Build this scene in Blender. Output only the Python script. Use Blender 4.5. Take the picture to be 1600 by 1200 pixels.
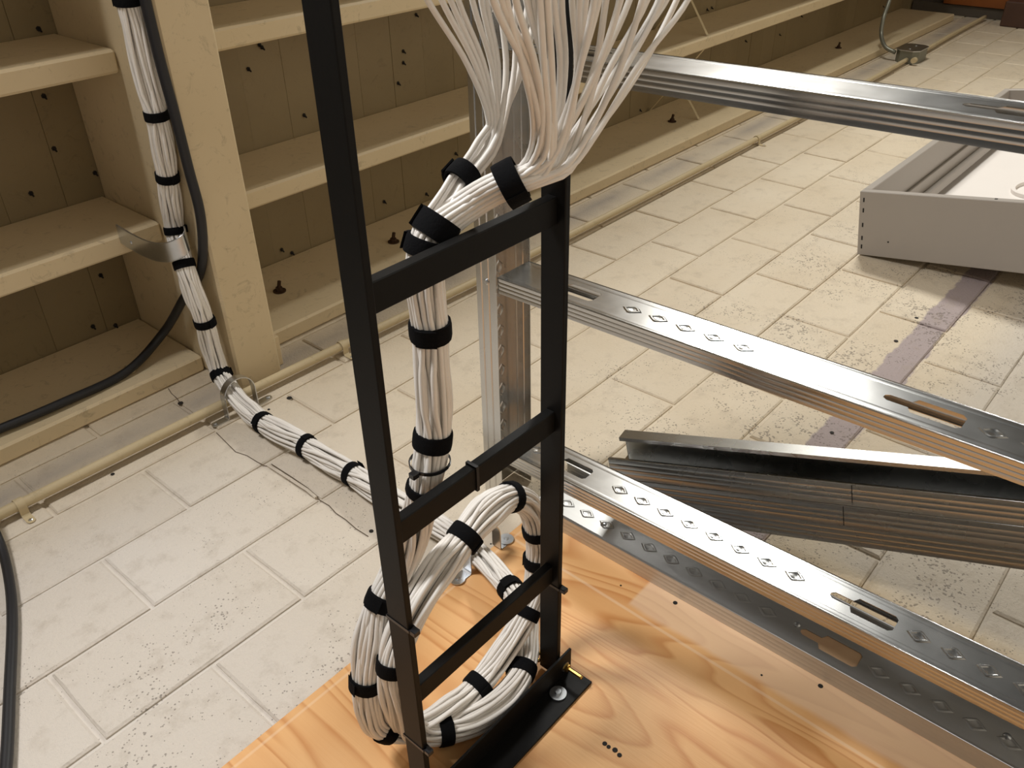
import bpy, bmesh, math, random
import numpy as np
from mathutils import Vector, Matrix
from mathutils.geometry import tessellate_polygon

random.seed(7)
rng = np.random.default_rng(11)
D = bpy.data
SC = bpy.context.scene
COL = SC.collection
for _o in list(D.objects):
    D.objects.remove(_o)

# ---------------------------------------------------------------- frame
# Everything is measured in a wall frame: x runs DOWN the block wall (metres from
# the camera's height), y runs ALONG the wall, z stands OUT of the wall face.
# The photograph was taken with the camera turned on its side, so the true world is
FLOOR_X = 1.56
def W(p):
    return Vector((p[1], -p[2], FLOOR_X - p[0]))
MW = Matrix(((0, 1, 0), (0, 0, -1), (-1, 0, 0)))        # direction map of W

# ---------------------------------------------------------------- camera
RC = np.array([[0.75516024538148, 0.6553288781673425, -0.016645276666836413],
               [0.3508575223278102, -0.42549442140903637, -0.8341783360743552],
               [-0.5537436255356561, 0.6240981964320377, -0.5512435381833559]])
FPX = 1336.473
CH = 1.2527
cam = D.cameras.new('camera')
cam.sensor_fit = 'HORIZONTAL'
cam.sensor_width = 36.0
cam.lens = 36.0 * FPX / 1600.0
cam.clip_start = 0.02
cam.clip_end = 100
co = D.objects.new('camera', cam)
COL.objects.link(co)
right = MW @ Vector(RC[0]); up = MW @ Vector(-RC[1]); back = MW @ Vector(-RC[2])
m = Matrix((right, up, back)).transposed().to_4x4()
m.translation = W((0, 0, CH))
co.matrix_world = m
SC.camera = co

# ---------------------------------------------------------------- world, lamps, exposure
w = D.worlds.new('world'); SC.world = w; w.use_nodes = True
w.node_tree.nodes['Background'].inputs[0].default_value = (1.0, 0.96, 0.88, 1)
w.node_tree.nodes['Background'].inputs[1].default_value = 0.07

def lamp(name, p, aim, sx, sy, power, color):
    l = D.lights.new(name, 'AREA'); l.shape = 'RECTANGLE'; l.size = sx; l.size_y = sy
    l.energy = power; l.color = color
    o = D.objects.new(name, l); COL.objects.link(o)
    o.location = W(p)
    d = (W(aim) - W(p)).normalized()
    o.rotation_euler = d.to_track_quat('-Z', 'X').to_euler()
    return o
lamp('ceiling_lamp', (-1.95, 4.4, 3.1), (0.3, 4.0, 2.2), 1.25, 0.5, 158, (1.0, 0.985, 0.93))
lamp('ceiling_lamp', (-1.95, -0.3, 3.2), (0.3, -0.1, 2.3), 1.25, 0.6, 132, (1.0, 0.985, 0.98))

SC.view_settings.view_transform = 'Standard'
SC.view_settings.look = 'None'
SC.view_settings.exposure = 0.0
SC.view_settings.gamma = 1.0
SC.view_settings.use_curve_mapping = False

# ---------------------------------------------------------------- pixel -> wall frame
def ray(px, py):
    return RC.T @ np.array([(px - 800) / FPX, (py - 600) / FPX, 1.0])
def at(px, py, ax, v):
    d = ray(px, py); i = 'xyz'.index(ax)
    c = np.array([0, 0, CH]); t = (v - c[i]) / d[i]
    return c + d * t

# ---------------------------------------------------------------- materials
def s2l(c):
    return tuple((x / 12.92 if x <= 0.04045 else ((x + 0.055) / 1.055) ** 2.4) for x in c)
class NT:
    def __init__(s, name):
        s.m = D.materials.new(name); s.m.use_nodes = True
        s.t = s.m.node_tree; s.b = s.t.nodes['Principled BSDF']
    def n(s, kind, **kw):
        nd = s.t.nodes.new(kind)
        for k, v in kw.items():
            if k.startswith('i_'):
                key = k[2:]
                nd.inputs[int(key) if key.isdigit() else key.replace('_', ' ')].default_value = v
            else:
                setattr(nd, k, v)
        return nd
    def l(s, a, b): s.t.links.new(a, b)
    def math(s, op, a, b=None, clamp=False):
        nd = s.n('ShaderNodeMath', operation=op, use_clamp=clamp)
        for i, v in enumerate((a, b)):
            if v is None: continue
            if isinstance(v, (int, float)): nd.inputs[i].default_value = v
            else: s.l(v, nd.inputs[i])
        return nd.outputs[0]
    def mix(s, f, a, b, mode='MIX'):
        nd = s.n('ShaderNodeMix', data_type='RGBA', blend_type=mode)
        for sock, v in ((nd.inputs[0], f), (nd.inputs[6], a), (nd.inputs[7], b)):
            if isinstance(v, (int, float)): sock.default_value = v
            elif isinstance(v, tuple): sock.default_value = v if len(v) == 4 else v + (1,)
            else: s.l(v, sock)
        return nd.outputs[2]
    def ramp(s, f, stops):
        nd = s.n('ShaderNodeValToRGB'); s.l(f, nd.inputs[0])
        cr = nd.color_ramp
        while len(cr.elements) < len(stops): cr.elements.new(0.5)
        for e, (p, c) in zip(cr.elements, stops):
            e.position = p; e.color = (c, c, c, 1) if isinstance(c, (int, float)) else c + (1,)
        return nd.outputs[0]
    def noise(s, vec, scale, detail=4, rough=0.55, dist=0.0):
        nd = s.n('ShaderNodeTexNoise'); nd.inputs['Scale'].default_value = scale
        nd.inputs['Detail'].default_value = detail; nd.inputs['Roughness'].default_value = rough
        nd.inputs['Distortion'].default_value = dist
        if vec is not None: s.l(vec, nd.inputs['Vector'])
        return nd.outputs['Fac']
    def wall_pos(s, sc=(1, 1, 1)):
        """position in the wall frame: x along the wall, y down, z out"""
        g = s.n('ShaderNodeNewGeometry'); sp = s.n('ShaderNodeSeparateXYZ'); s.l(g.outputs['Position'], sp.inputs[0])
        cb = s.n('ShaderNodeCombineXYZ')
        a = s.math('MULTIPLY', sp.outputs[0], sc[0])
        d = s.math('MULTIPLY', s.math('SUBTRACT', FLOOR_X, sp.outputs[2]), sc[1])
        o = s.math('MULTIPLY', sp.outputs[1], -sc[2])
        s.l(a, cb.inputs[0]); s.l(d, cb.inputs[1]); s.l(o, cb.inputs[2])
        s.A, s.X, s.Z = a, d, o
        return cb.outputs[0]
    def bump(s, h, strength, dist=0.01):
        nd = s.n('ShaderNodeBump'); nd.inputs['Strength'].default_value = strength
        nd.inputs['Distance'].default_value = dist
        s.l(h, nd.inputs['Height']); s.l(nd.outputs[0], s.b.inputs['Normal'])
    def set(s, **kw):
        for k, v in kw.items():
            k = k.replace('_', ' ')
            if isinstance(v, (int, float)): s.b.inputs[k].default_value = v
            elif isinstance(v, tuple): s.b.inputs[k].default_value = v if len(v) == 4 else v + (1,)
            else: s.l(v, s.b.inputs[k])
        return s

def band(t, v, lo, hi, soft):
    """1 between lo and hi"""
    a = t.math('DIVIDE', t.math('SUBTRACT', v, lo), soft, True)
    b = t.math('DIVIDE', t.math('SUBTRACT', hi, v), soft, True)
    return t.math('MULTIPLY', a, b)

def mat_block(mortar=False):
    t = NT('painted_mortar' if mortar else 'painted_block')
    p = t.wall_pos(); A, X = t.A, t.X
    cream = s2l((0.842, 0.790, 0.700)); cream2 = s2l((0.815, 0.755, 0.655)); grey = s2l((0.735, 0.715, 0.70))
    big = t.noise(p, 3.0, 3)
    c = t.mix(t.ramp(big, [(0.35, 0.0), (0.7, 1.0)]), cream, cream2)
    # whiter towards the end nearest the plywood
    wh = t.math('MULTIPLY', t.math('DIVIDE', t.math('SUBTRACT', 1.15, A), 0.7, True),
                t.math('DIVIDE', t.math('ADD', X, 1.80), 0.25, True))
    c = t.mix(t.math('MULTIPLY', wh, 0.75), c, s2l((0.850, 0.826, 0.800)))
    if not mortar:
        oi = t.n('ShaderNodeObjectInfo')
        c = t.mix(t.math('MULTIPLY', oi.outputs['Random'], 0.16), c, s2l((0.70, 0.63, 0.52)))
    # bare strip of unpainted block, and a yellower roller band
    wob = t.math('MULTIPLY', t.math('SUBTRACT', t.noise(p, 9.0, 5, 0.7), 0.5), 0.05)
    xs = t.math('ADD', X, wob)
    strip = t.math('MULTIPLY', band(t, xs, -0.553, -0.466, 0.006), t.math('DIVIDE', t.math('SUBTRACT', A, 1.1), 0.02, True))
    c = t.mix(strip, c, s2l((0.640, 0.585, 0.575)))
    yl = t.math('MULTIPLY', band(t, t.math('ADD', A, t.math('MULTIPLY', wob, 1.5)), 1.12, 1.335, 0.03),
                t.math('DIVIDE', t.math('ADD', X, 0.46), 0.03, True))
    c = t.mix(t.math('MULTIPLY', yl, 0.7), c, s2l((0.70, 0.61, 0.46)))
    gr = t.math('MULTIPLY', t.math('DIVIDE', t.math('SUBTRACT', A, 1.335), 0.03, True),
                t.math('DIVIDE', t.math('ADD', X, 0.40), 0.1, True))
    c = t.mix(t.math('MULTIPLY', gr, 0.6), c, s2l((0.76, 0.735, 0.70)))
    # grime along the top course above the conduit
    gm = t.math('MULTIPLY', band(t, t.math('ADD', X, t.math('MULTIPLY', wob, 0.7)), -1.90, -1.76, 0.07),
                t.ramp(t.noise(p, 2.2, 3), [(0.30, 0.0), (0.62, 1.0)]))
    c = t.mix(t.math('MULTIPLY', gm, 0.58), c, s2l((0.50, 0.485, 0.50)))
    # pits and specks, thicker lower down the wall
    v = t.n('ShaderNodeTexVoronoi'); v.inputs['Scale'].default_value = 150; t.l(p, v.inputs['Vector'])
    dens = t.noise(p, 4.5, 3)
    rad = t.math('MULTIPLY', t.math('SUBTRACT', dens, 0.33, True), 1.35)
    lowr = t.math('DIVIDE', t.math('ADD', X, 1.45), 0.6, True)
    rad = t.math('MULTIPLY', rad, t.math('ADD', 0.35, t.math('MULTIPLY', lowr, 0.75)))
    pit = t.math('LESS_THAN', v.outputs['Distance'], rad)
    hl = t.math('GREATER_THAN', t.noise(p, 40, 2), 0.50)
    pit = t.math('MULTIPLY', pit, hl)
    c = t.mix(t.math('MULTIPLY', pit, 0.58), c, s2l((0.36, 0.32, 0.28)))
    dirt = t.ramp(t.noise(p, 16, 6, 0.7), [(0.52, 0.0), (0.75, 1.0)])
    c = t.mix(t.math('MULTIPLY', dirt, 0.40), c, s2l((0.60, 0.54, 0.46)))
    t.set(Base_Color=c, Roughness=0.62)
    h = t.math('SUBTRACT', t.noise(p, 120, 5, 0.7), t.math('MULTIPLY', pit, 0.8))
    t.bump(h, 0.6, 0.005)
    return t.m

def mat_wood_paint(name, base, dark, dirt_amt=0.3):
    t = NT(name)
    p = t.wall_pos()
    n1 = t.noise(p, 5, 4)
    c = t.mix(n1, base, dark)
    sc = t.ramp(t.noise(p, 22, 6, 0.75, 1.5), [(0.56, 0.0), (0.74, 1.0)])
    c = t.mix(t.math('MULTIPLY', sc, dirt_amt), c, s2l((0.36, 0.29, 0.20)))
    oi = t.n('ShaderNodeObjectInfo')
    c = t.mix(t.math('MULTIPLY', oi.outputs['Random'], 0.18), c, s2l((0.66, 0.59, 0.46)))
    t.set(Base_Color=c, Roughness=0.55)
    g = t.n('ShaderNodeMapping'); t.l(p, g.inputs[0]); g.inputs['Scale'].default_value = (4, 60, 4)
    t.bump(t.noise(g.outputs[0], 3, 4), 0.12, 0.004)
    return t.m

def mat_steel(name, base, rough=0.24, streak=(90.0, 90.0, 1.2), amt=0.10):
    """zinc coated sheet: faint rolling streaks along the length"""
    t = NT(name)
    g = t.n('ShaderNodeNewGeometry'); mp = t.n('ShaderNodeMapping'); t.l(g.outputs['Position'], mp.inputs[0])
    mp.inputs['Scale'].default_value = streak
    n1 = t.noise(mp.outputs[0], 1.0, 3)
    n2 = t.noise(g.outputs['Position'], 14, 3)
    c = t.mix(n1, base, tuple(x * 0.86 for x in base))
    r = t.math('ADD', rough - amt / 2, t.math('MULTIPLY', n2, amt))
    t.set(Base_Color=c, Roughness=r, Metallic=1.0)
    return t.m

def mat_plain(name, c, rough=0.5, metal=0.0, var=0.12, scale=30, bump=0.0, spec=0.5):
    t = NT(name)
    tc = t.n('ShaderNodeTexCoord')
    n1 = t.noise(tc.outputs['Object'], scale, 4)
    col = t.mix(n1, c, tuple(x * (1 - var) for x in c))
    t.set(Base_Color=col, Roughness=rough, Metallic=metal, Specular_IOR_Level=spec)
    if bump: t.bump(n1, bump, 0.002)
    return t.m

def mat_ply():
    t = NT('pine_plywood')
    p = t.wall_pos()
    mp = t.n('ShaderNodeMapping'); t.l(p, mp.inputs[0]); mp.inputs['Scale'].default_value = (3.4, 0.55, 1)
    base = t.noise(mp.outputs[0], 1.5, 2, 0.45, 0.6)
    rings = t.math('FRACT', t.math('MULTIPLY', base, 15.0))
    rg = t.ramp(rings, [(0.0, 0.0), (0.55, 0.25), (0.86, 1.0), (1.0, 0.0)])
    mp2 = t.n('ShaderNodeMapping'); t.l(p, mp2.inputs[0]); mp2.inputs['Scale'].default_value = (120, 5, 1)
    fine = t.noise(mp2.outputs[0], 2, 3)
    cl = s2l((0.895, 0.695, 0.465)); cd = s2l((0.745, 0.475, 0.230))
    c = t.mix(t.math('MULTIPLY', rg, 0.75), cl, cd)
    c = t.mix(t.math('MULTIPLY', fine, 0.22), c, s2l((0.80, 0.55, 0.31)))
    blot = t.ramp(t.noise(p, 4.2, 3), [(0.40, 0.0), (0.70, 1.0)])
    c = t.mix(t.math('MULTIPLY', blot, 0.40), c, s2l((0.915, 0.745, 0.53)))
    wob = t.math('MULTIPLY', t.math('SUBTRACT', t.noise(p, 7.0, 4), 0.5), 0.02)
    aw = t.math('ADD', t.A, wob)
    strip = t.math('MULTIPLY', t.math('DIVIDE', t.math('SUBTRACT', aw, 0.965), 0.012, True),
                   t.math('DIVIDE', t.math('ADD', t.X, 0.583), 0.006, True))
    c = t.mix(t.math('MULTIPLY', strip, 0.60), c, s2l((0.905, 0.790, 0.665)))
    ch = band(t, t.math('ADD', t.A, t.math('MULTIPLY', t.X, 0.02)), 0.943, 0.951, 0.002)
    c = t.mix(t.math('MULTIPLY', ch, 0.35), c, s2l((0.93, 0.84, 0.72)))
    c2 = band(t, t.X, -0.8655, -0.8585, 0.002)
    c = t.mix(t.math('MULTIPLY', c2, 0.3), c, s2l((0.93, 0.84, 0.72)))
    t.set(Base_Color=c, Roughness=0.42)
    t.bump(fine, 0.10, 0.002)
    return t.m

M = {}
M['block'] = mat_block(); M['mortar'] = mat_block(True)
CREAM = s2l((0.87, 0.80, 0.665)); CREAM_D = s2l((0.82, 0.745, 0.60))
M['joist'] = mat_wood_paint('cream_joist_paint', CREAM, CREAM_D, 0.45)
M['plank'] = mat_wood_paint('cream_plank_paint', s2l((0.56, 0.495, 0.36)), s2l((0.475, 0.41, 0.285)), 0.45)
M['conduit'] = mat_wood_paint('cream_conduit_paint', s2l((0.80, 0.735, 0.60)), s2l((0.74, 0.67, 0.52)), 0.35)
M['steel'] = mat_steel('galvanized_steel', (0.58, 0.58, 0.57), 0.23)
M['steel_track'] = mat_steel('galvanized_track_steel', (0.66, 0.66, 0.65), 0.26, (90.0, 1.2, 90.0))
M['steel_soft'] = mat_steel('brushed_steel', (0.60, 0.60, 0.59), 0.47)
M['steel_dull'] = mat_steel('dull_galvanized_steel', (0.50, 0.50, 0.48), 0.27)
M['zinc'] = mat_plain('zinc_plate', (0.62, 0.64, 0.66), 0.28, 1.0, 0.15, 60)
M['brass'] = mat_plain('yellow_zinc', s2l((0.80, 0.66, 0.36)), 0.30, 1.0, 0.15, 60)
M['black'] = mat_plain('black_powder_coat', (0.0045, 0.0043, 0.0040), 0.52, 0.0, 0.2, 200, 0.05, 0.20)
M['tie'] = mat_plain('black_hook_and_loop', (0.0045, 0.0046, 0.0055), 0.9, 0.0, 0.5, 400, 0.4, 0.12)
M['nylon'] = mat_plain('black_nylon', (0.008, 0.008, 0.010), 0.35)
M['rubber'] = mat_plain('black_cable_jacket', (0.010, 0.010, 0.012), 0.5)
M['cable'] = mat_plain('white_cable_jacket', s2l((0.915, 0.895, 0.865)), 0.42, 0.0, 0.10, 40)
M['ply'] = mat_ply()
M['tray'] = mat_plain('grey_white_enamel', s2l((0.62, 0.59, 0.555)), 0.45, 0.0, 0.06, 8)
M['tray_in'] = mat_plain('white_enamel', s2l((0.90, 0.875, 0.85)), 0.45, 0.0, 0.05, 8)
M['greyc'] = mat_plain('grey_metal_conduit', s2l((0.52, 0.52, 0.47)), 0.4, 0.5, 0.2, 30)
M['crack'] = mat_plain('crack_shadow', s2l((0.40, 0.34, 0.27)), 0.8)
M['dark'] = mat_plain('dark_hole', (0.012, 0.009, 0.007), 0.8)
M['rust'] = mat_plain('rusty_iron', s2l((0.30, 0.21, 0.13)), 0.7, 0.4, 0.4, 90)
M['orange'] = mat_plain('varnished_brown_wood', s2l((0.58, 0.33, 0.14)), 0.4, 0.0, 0.35, 9)
M['brown'] = mat_plain('dark_brown_wood', s2l((0.30, 0.20, 0.15)), 0.5, 0.0, 0.3, 14)
M['greyt'] = mat_plain('grey_end_wall_and_gap', s2l((0.36, 0.33, 0.29)), 0.6, 0.0, 0.25, 14)
M['floor'] = mat_plain('pale_concrete', s2l((0.84, 0.81, 0.76)), 0.7, 0.0, 0.25, 4)

# ---------------------------------------------------------------- mesh helpers
ORG = {}
def mesh(name, V, F, mat, smooth=False, origin=(0, 0, 0)):
    me = D.meshes.new(name)
    o = W(origin)
    me.from_pydata([tuple(W(v) - o) for v in V], [], F)
    me.validate(); me.update()
    me.materials.append(mat)
    if smooth:
        me.polygons.foreach_set('use_smooth', [True] * len(me.polygons))
    return me
def link(name, me, origin=(0, 0, 0), parent=None):
    o = D.objects.new(name, me); COL.objects.link(o)
    if parent is not None:
        o.parent = parent
        o.location = W(origin) - W(ORG[parent.name])
    else:
        o.location = W(origin)
    ORG[o.name] = tuple(origin)
    return o
def tag(o, label=None, cat=None, group=None, kind=None):
    if label: o['label'] = label
    if cat: o['category'] = cat
    if group: o['group'] = group
    if kind: o['kind'] = kind
    return o
def empty(name, origin, label=None, cat=None, group=None, kind=None):
    o = link(name, None, origin); o.empty_display_size = 0.05
    return tag(o, label, cat, group, kind)

class MB:
    """collects pieces into one mesh; points are in the wall frame"""
    def __init__(s): s.V = []; s.F = []
    def add(s, V, F):
        b = len(s.V); s.V += [tuple(v) for v in V]; s.F += [tuple(i + b for i in f) for f in F]; return s
    def box(s, x0, x1, y0, y1, z0, z1, bev=0.0):
        return s.obox(((x0 + x1) / 2, (y0 + y1) / 2, (z0 + z1) / 2), ((1, 0, 0), (0, 1, 0), (0, 0, 1)),
                      (abs(x1 - x0) / 2, abs(y1 - y0) / 2, abs(z1 - z0) / 2), bev)
    def obox(s, c, ax, h, bev=0.0):
        c = np.array(c, float); ax = np.array(ax, float)
        if bev <= 0:
            P = [c + ax[0] * h[0] * i + ax[1] * h[1] * j + ax[2] * h[2] * k for i in (-1, 1) for j in (-1, 1) for k in (-1, 1)]
            return s.add(P, [(0, 1, 3, 2), (4, 6, 7, 5), (0, 4, 5, 1), (2, 3, 7, 6), (0, 2, 6, 4), (1, 5, 7, 3)])
        bm = bmesh.new(); bmesh.ops.create_cube(bm, size=2)
        for v in bm.verts: v.co = Vector((v.co.x * h[0], v.co.y * h[1], v.co.z * h[2]))
        bmesh.ops.bevel(bm, geom=bm.edges[:], offset=bev, segments=1, affect='EDGES', profile=0.5)
        bm.verts.ensure_lookup_table()
        P = [c + ax[0] * v.co.x + ax[1] * v.co.y + ax[2] * v.co.z for v in bm.verts]
        s.add(P, [[v.index for v in f.verts] for f in bm.faces]); bm.free()
        return s
    def tube(s, P, r, n=8, cap=True, closed=False):
        P = np.array(P, float); T, U, Vv = frames(P)
        rr = np.broadcast_to(np.array(r, float), (len(P),))
        V = []
        for p, u, v, q in zip(P, U, Vv, rr):
            for k in range(n):
                a = 2 * math.pi * k / n
                V.append(p + q * (math.cos(a) * u + math.sin(a) * v))
        F = []
        m_ = len(P)
        for i in range(m_ - 1):
            for k in range(n):
                F.append((i * n + k, i * n + (k + 1) % n, (i + 1) * n + (k + 1) % n, (i + 1) * n + k))
        if cap:
            F.append(tuple(range(n))[::-1]); F.append(tuple((m_ - 1) * n + k for k in range(n)))
        return s.add(V, F)
    def ribbon(s, P, Wd, N, width, thick):
        """flat strap along P; Wd = width direction(s), N = outward normal(s)"""
        P = np.array(P, float); Wd = np.broadcast_to(np.array(Wd, float), P.shape); N = np.broadcast_to(np.array(N, float), P.shape)
        V = []
        for p, a, b in zip(P, Wd, N):
            V += [p - a * width / 2, p + a * width / 2, p + a * width / 2 + b * thick, p - a * width / 2 + b * thick]
        F = []
        for i in range(len(P) - 1):
            for k in range(4):
                F.append((4 * i + k, 4 * i + (k + 1) % 4, 4 * i + 4 + (k + 1) % 4, 4 * i + 4 + k))
        e = 4 * (len(P) - 1)
        F += [(3, 2, 1, 0), (e, e + 1, e + 2, e + 3)]
        return s.add(V, F)
    def disc(s, c, axis, r, h, n=16, hole=0.0, dome=0.0):
        c = np.array(c, float); T = unit(axis); u = unit(np.cross(T, (0.3, 0.9, 0.2))); v = np.cross(T, u)
        ring = lambda rad, hh: [c + T * hh + rad * (math.cos(2 * math.pi * k / n) * u + math.sin(2 * math.pi * k / n) * v) for k in range(n)]
        if hole > 0:
            V = ring(r, 0) + ring(r, h) + ring(hole, h) + ring(hole, 0)
            F = [(a * n + k, a * n + (k + 1) % n, ((a + 1) % 4) * n + (k + 1) % n, ((a + 1) % 4) * n + k) for a in range(4) for k in range(n)]
        else:
            V = ring(r, 0) + ring(r, h * (1 - dome)) + ring(r * (0.7 if dome else 0.94), h)
            F = [(a * n + k, a * n + (k + 1) % n, (a + 1) * n + (k + 1) % n, (a + 1) * n + k) for a in range(2) for k in range(n)]
            F += [tuple(range(n))[::-1], tuple(2 * n + k for k in range(n))]
        return s.add(V, F)
    def mesh(s, name, mat, smooth=False, origin=(0, 0, 0)):
        return mesh(name, s.V, s.F, mat, smooth, origin)
    def put(s, name, mat, parent=None, smooth=False, origin=None, auto=None):
        if origin is None:
            a = np.array(s.V); origin = tuple((a.min(0) + a.max(0)) / 2)
        me = s.mesh(name, mat, smooth, origin)
        bm = bmesh.new(); bm.from_mesh(me); bmesh.ops.recalc_face_normals(bm, faces=bm.faces[:]); bm.to_mesh(me); bm.free()
        if auto:
            me.polygons.foreach_set('use_smooth', [True] * len(me.polygons))
            me.set_sharp_from_angle(angle=math.radians(auto))
        return link(name, me, origin, parent)

def unit(v):
    v = np.array(v, float); return v / np.linalg.norm(v)
def frames(P):
    T = np.gradient(P, axis=0); T /= np.linalg.norm(T, axis=1)[:, None]
    u = np.cross(T[0], (0.13, 0.31, 0.94)); u = unit(u if np.linalg.norm(u) > 1e-3 else np.cross(T[0], (1, 0, 0)))
    U = [u]
    for i in range(1, len(P)):
        u = U[-1] - T[i] * np.dot(U[-1], T[i]); U.append(unit(u))
    U = np.array(U)
    return T, U, np.cross(T, U)
def spline(P, step=0.01):
    """centripetal Catmull-Rom through the points, resampled evenly; returns samples and the arc position of each control point"""
    P = np.array(P, float)
    Q = np.vstack([2 * P[0] - P[1], P, 2 * P[-1] - P[-2]])
    out = []; idx = [0]
    for i in range(1, len(Q) - 2):
        p0, p1, p2, p3 = Q[i - 1:i + 3]
        t0 = 0; t1 = t0 + np.linalg.norm(p1 - p0) ** .5; t2 = t1 + np.linalg.norm(p2 - p1) ** .5; t3 = t2 + np.linalg.norm(p3 - p2) ** .5
        t = np.linspace(t1, t2, 24, endpoint=False)[:, None]
        A1 = (t1 - t) / (t1 - t0) * p0 + (t - t0) / (t1 - t0) * p1
        A2 = (t2 - t) / (t2 - t1) * p1 + (t - t1) / (t2 - t1) * p2
        A3 = (t3 - t) / (t3 - t2) * p2 + (t - t2) / (t3 - t2) * p3
        B1 = (t2 - t) / (t2 - t0) * A1 + (t - t0) / (t2 - t0) * A2
        B2 = (t3 - t) / (t3 - t1) * A2 + (t - t1) / (t3 - t1) * A3
        out.append((t2 - t) / (t2 - t1) * B1 + (t - t1) / (t2 - t1) * B2)
        idx.append(i * 24)
    out = np.vstack(out + [P[-1:]])
    s = np.concatenate([[0], np.cumsum(np.linalg.norm(np.diff(out, axis=0), axis=1))])
    n = max(2, int(s[-1] / step) + 1)
    ss = np.linspace(0, s[-1], n)
    R = np.stack([np.interp(ss, s, out[:, k]) for k in range(3)], 1)
    return R, ss, s[idx]

# ================================================================ THE SETTING
A0, A1 = -0.9, 7.2           # extent of the wall along y that can be seen
DECK = -2.29
# ---- block wall: every block of the visible courses its own part
wall = empty('wall_back', (-0.3, 3.0, 0), 'wall of cream painted concrete blocks in running bond', 'wall', kind='structure')
BL, BHt, J = 0.4064, 0.2032, 0.009
mb = MB(); mb.box(DECK, FLOOR_X, A0 - 0.6, A1, -0.12, -0.0062); mb.put('mortar_bed', M['mortar'], wall)
def block_mesh(seed, l=BL, h=BHt):
    r = random.Random(seed)
    hx, hy = h / 2 - J / 2, l / 2 - J / 2
    c = 0.0045
    def rim(k, z, jit):
        P = []
        n = 5
        for (xa, ya, xb, yb) in ((-1, -1, 1, -1), (1, -1, 1, 1), (1, 1, -1, 1), (-1, 1, -1, -1)):
            for i in range(n):
                f = i / n
                P.append(((xa + (xb - xa) * f) * (hx - k) + r.uniform(-jit, jit), (ya + (yb - ya) * f) * (hy - k) + r.uniform(-jit, jit), z))
        return P
    a = rim(0, -0.014, 0); b = rim(0.0, -0.0032, 0.0006); d = rim(c, 0.0, 0.0012)
    n = len(a)
    V = a + b + d
    F = [(q * n + i, q * n + (i + 1) % n, (q + 1) * n + (i + 1) % n, (q + 1) * n + i) for q in range(2) for i in range(n)]
    F.append(tuple(range(2 * n, 3 * n)))
    me = mesh('block', V, F, M['block'])
    bm = bmesh.new(); bm.from_mesh(me); bmesh.ops.recalc_face_normals(bm, faces=bm.faces[:])
    # outward = out of the wall
    if max(bm.faces, key=lambda f: len(f.verts)).normal.dot(MW @ Vector((0, 0, 1))) < 0:
        bmesh.ops.reverse_faces(bm, faces=bm.faces[:])
    bm.to_mesh(me); bm.free()
    return me
BM = [block_mesh(i) for i in range(5)]
low = MB(); nblk = 0
for i in range(-4, 17):
    xa = -1.485 + BHt * i; xc = xa + BHt / 2
    off = 0.3915 if i % 2 == 0 else 0.188
    j0 = int(math.floor((A0 - off) / BL))
    for j in range(j0, 40):
        ya = off + BL * j; yc = ya + BL / 2
        if ya > A1 - 0.05: break
        vis = (i <= 7) and not (yc < -0.2) and not (i >= 3 and yc < 0.15) and not (i >= 5 and yc < 0.6)
        if vis and nblk < 296:
            o = link('block', BM[(i * 7 + j * 3) % 5], (xc, yc, random.uniform(-0.0012, 0.0006)), wall); nblk += 1
        elif xc < FLOOR_X:
            hx, hy = BHt / 2 - J / 2, BL / 2 - J / 2
            low.add([(xc + a * (hx - c), yc + b * (hy - c), z) for z, c in ((-0.012, 0), (-0.0035, 0), (0, 0.0045)) for a, b in ((-1, -1), (1, -1), (1, 1), (-1, 1))],
                    [(q * 4 + k, q * 4 + (k + 1) % 4, q * 4 + 4 + (k + 1) % 4, q * 4 + 4 + k) for q in range(2) for k in range(4)] + [(8, 9, 10, 11)])
o = low.put('lower_blocks', M['block'], wall); o['kind'] = 'stuff'
# cracks and a ridge of old mortar in the wall below the pipe strap
def on_wall(pts, z=0.0005): return [at(px, py, 'z', z) for px, py in pts]
for pts in ([(338, 676), (352, 690), (368, 706), (386, 712), (402, 722), (414, 728), (420, 728)],
            [(497, 780), (514, 790), (525, 802), (540, 812), (556, 826), (575, 838)],
            [(424, 725), (455, 745), (480, 762), (497, 777)],
            [(263, 607), (268, 615), (276, 622), (280, 628)]):
    MB().tube(on_wall(pts), 0.0011, 5).put('crack', M['crack'], wall)
MB().tube(on_wall([(419, 727), (452, 748), (480, 766), (494, 778)], 0.0), 0.004, 6).put('mortar_ridge', M['mortar'], wall)
for px, py, s_ in ((452, 622, 6), (282, 630, 6), (176, 741, 4), (1432, 497, 5), (1400, 533, 5), (1300, 676, 4), (580, 830, 4), (420, 640, 3)):
    p = at(px, py, 'z', 0.0)
    MB().disc(p, (0, 0, 1), s_ * 0.0012, 0.0012, 7).put('chip_hole', M['dark'], wall)

# ---- ceiling: planks run out from the wall
ceil = empty('ceiling', (DECK, 3, 1.5), 'cream painted plank deck between the joists', 'ceiling', kind='structure')
PWD = 0.146
pk = MB(); pk.box(-0.02, 0, -PWD / 2 + 0.0003, PWD / 2 - 0.0003, 0, 4.4, 0.0006)
pme = pk.mesh('plank', M['plank'], origin=(0, 0, 0))
y = A0 - 0.6 + PWD / 2
while y < A1 + 0.4:
    link('plank', pme, (DECK + random.uniform(-0.0015, 0.0015), y, 0), ceil); y += PWD
MB().box(DECK - 0.06, DECK - 0.022, A0 - 1, A1 + 1, -0.15, 4.5).put('roof_backing', M['plank'], ceil)
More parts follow.
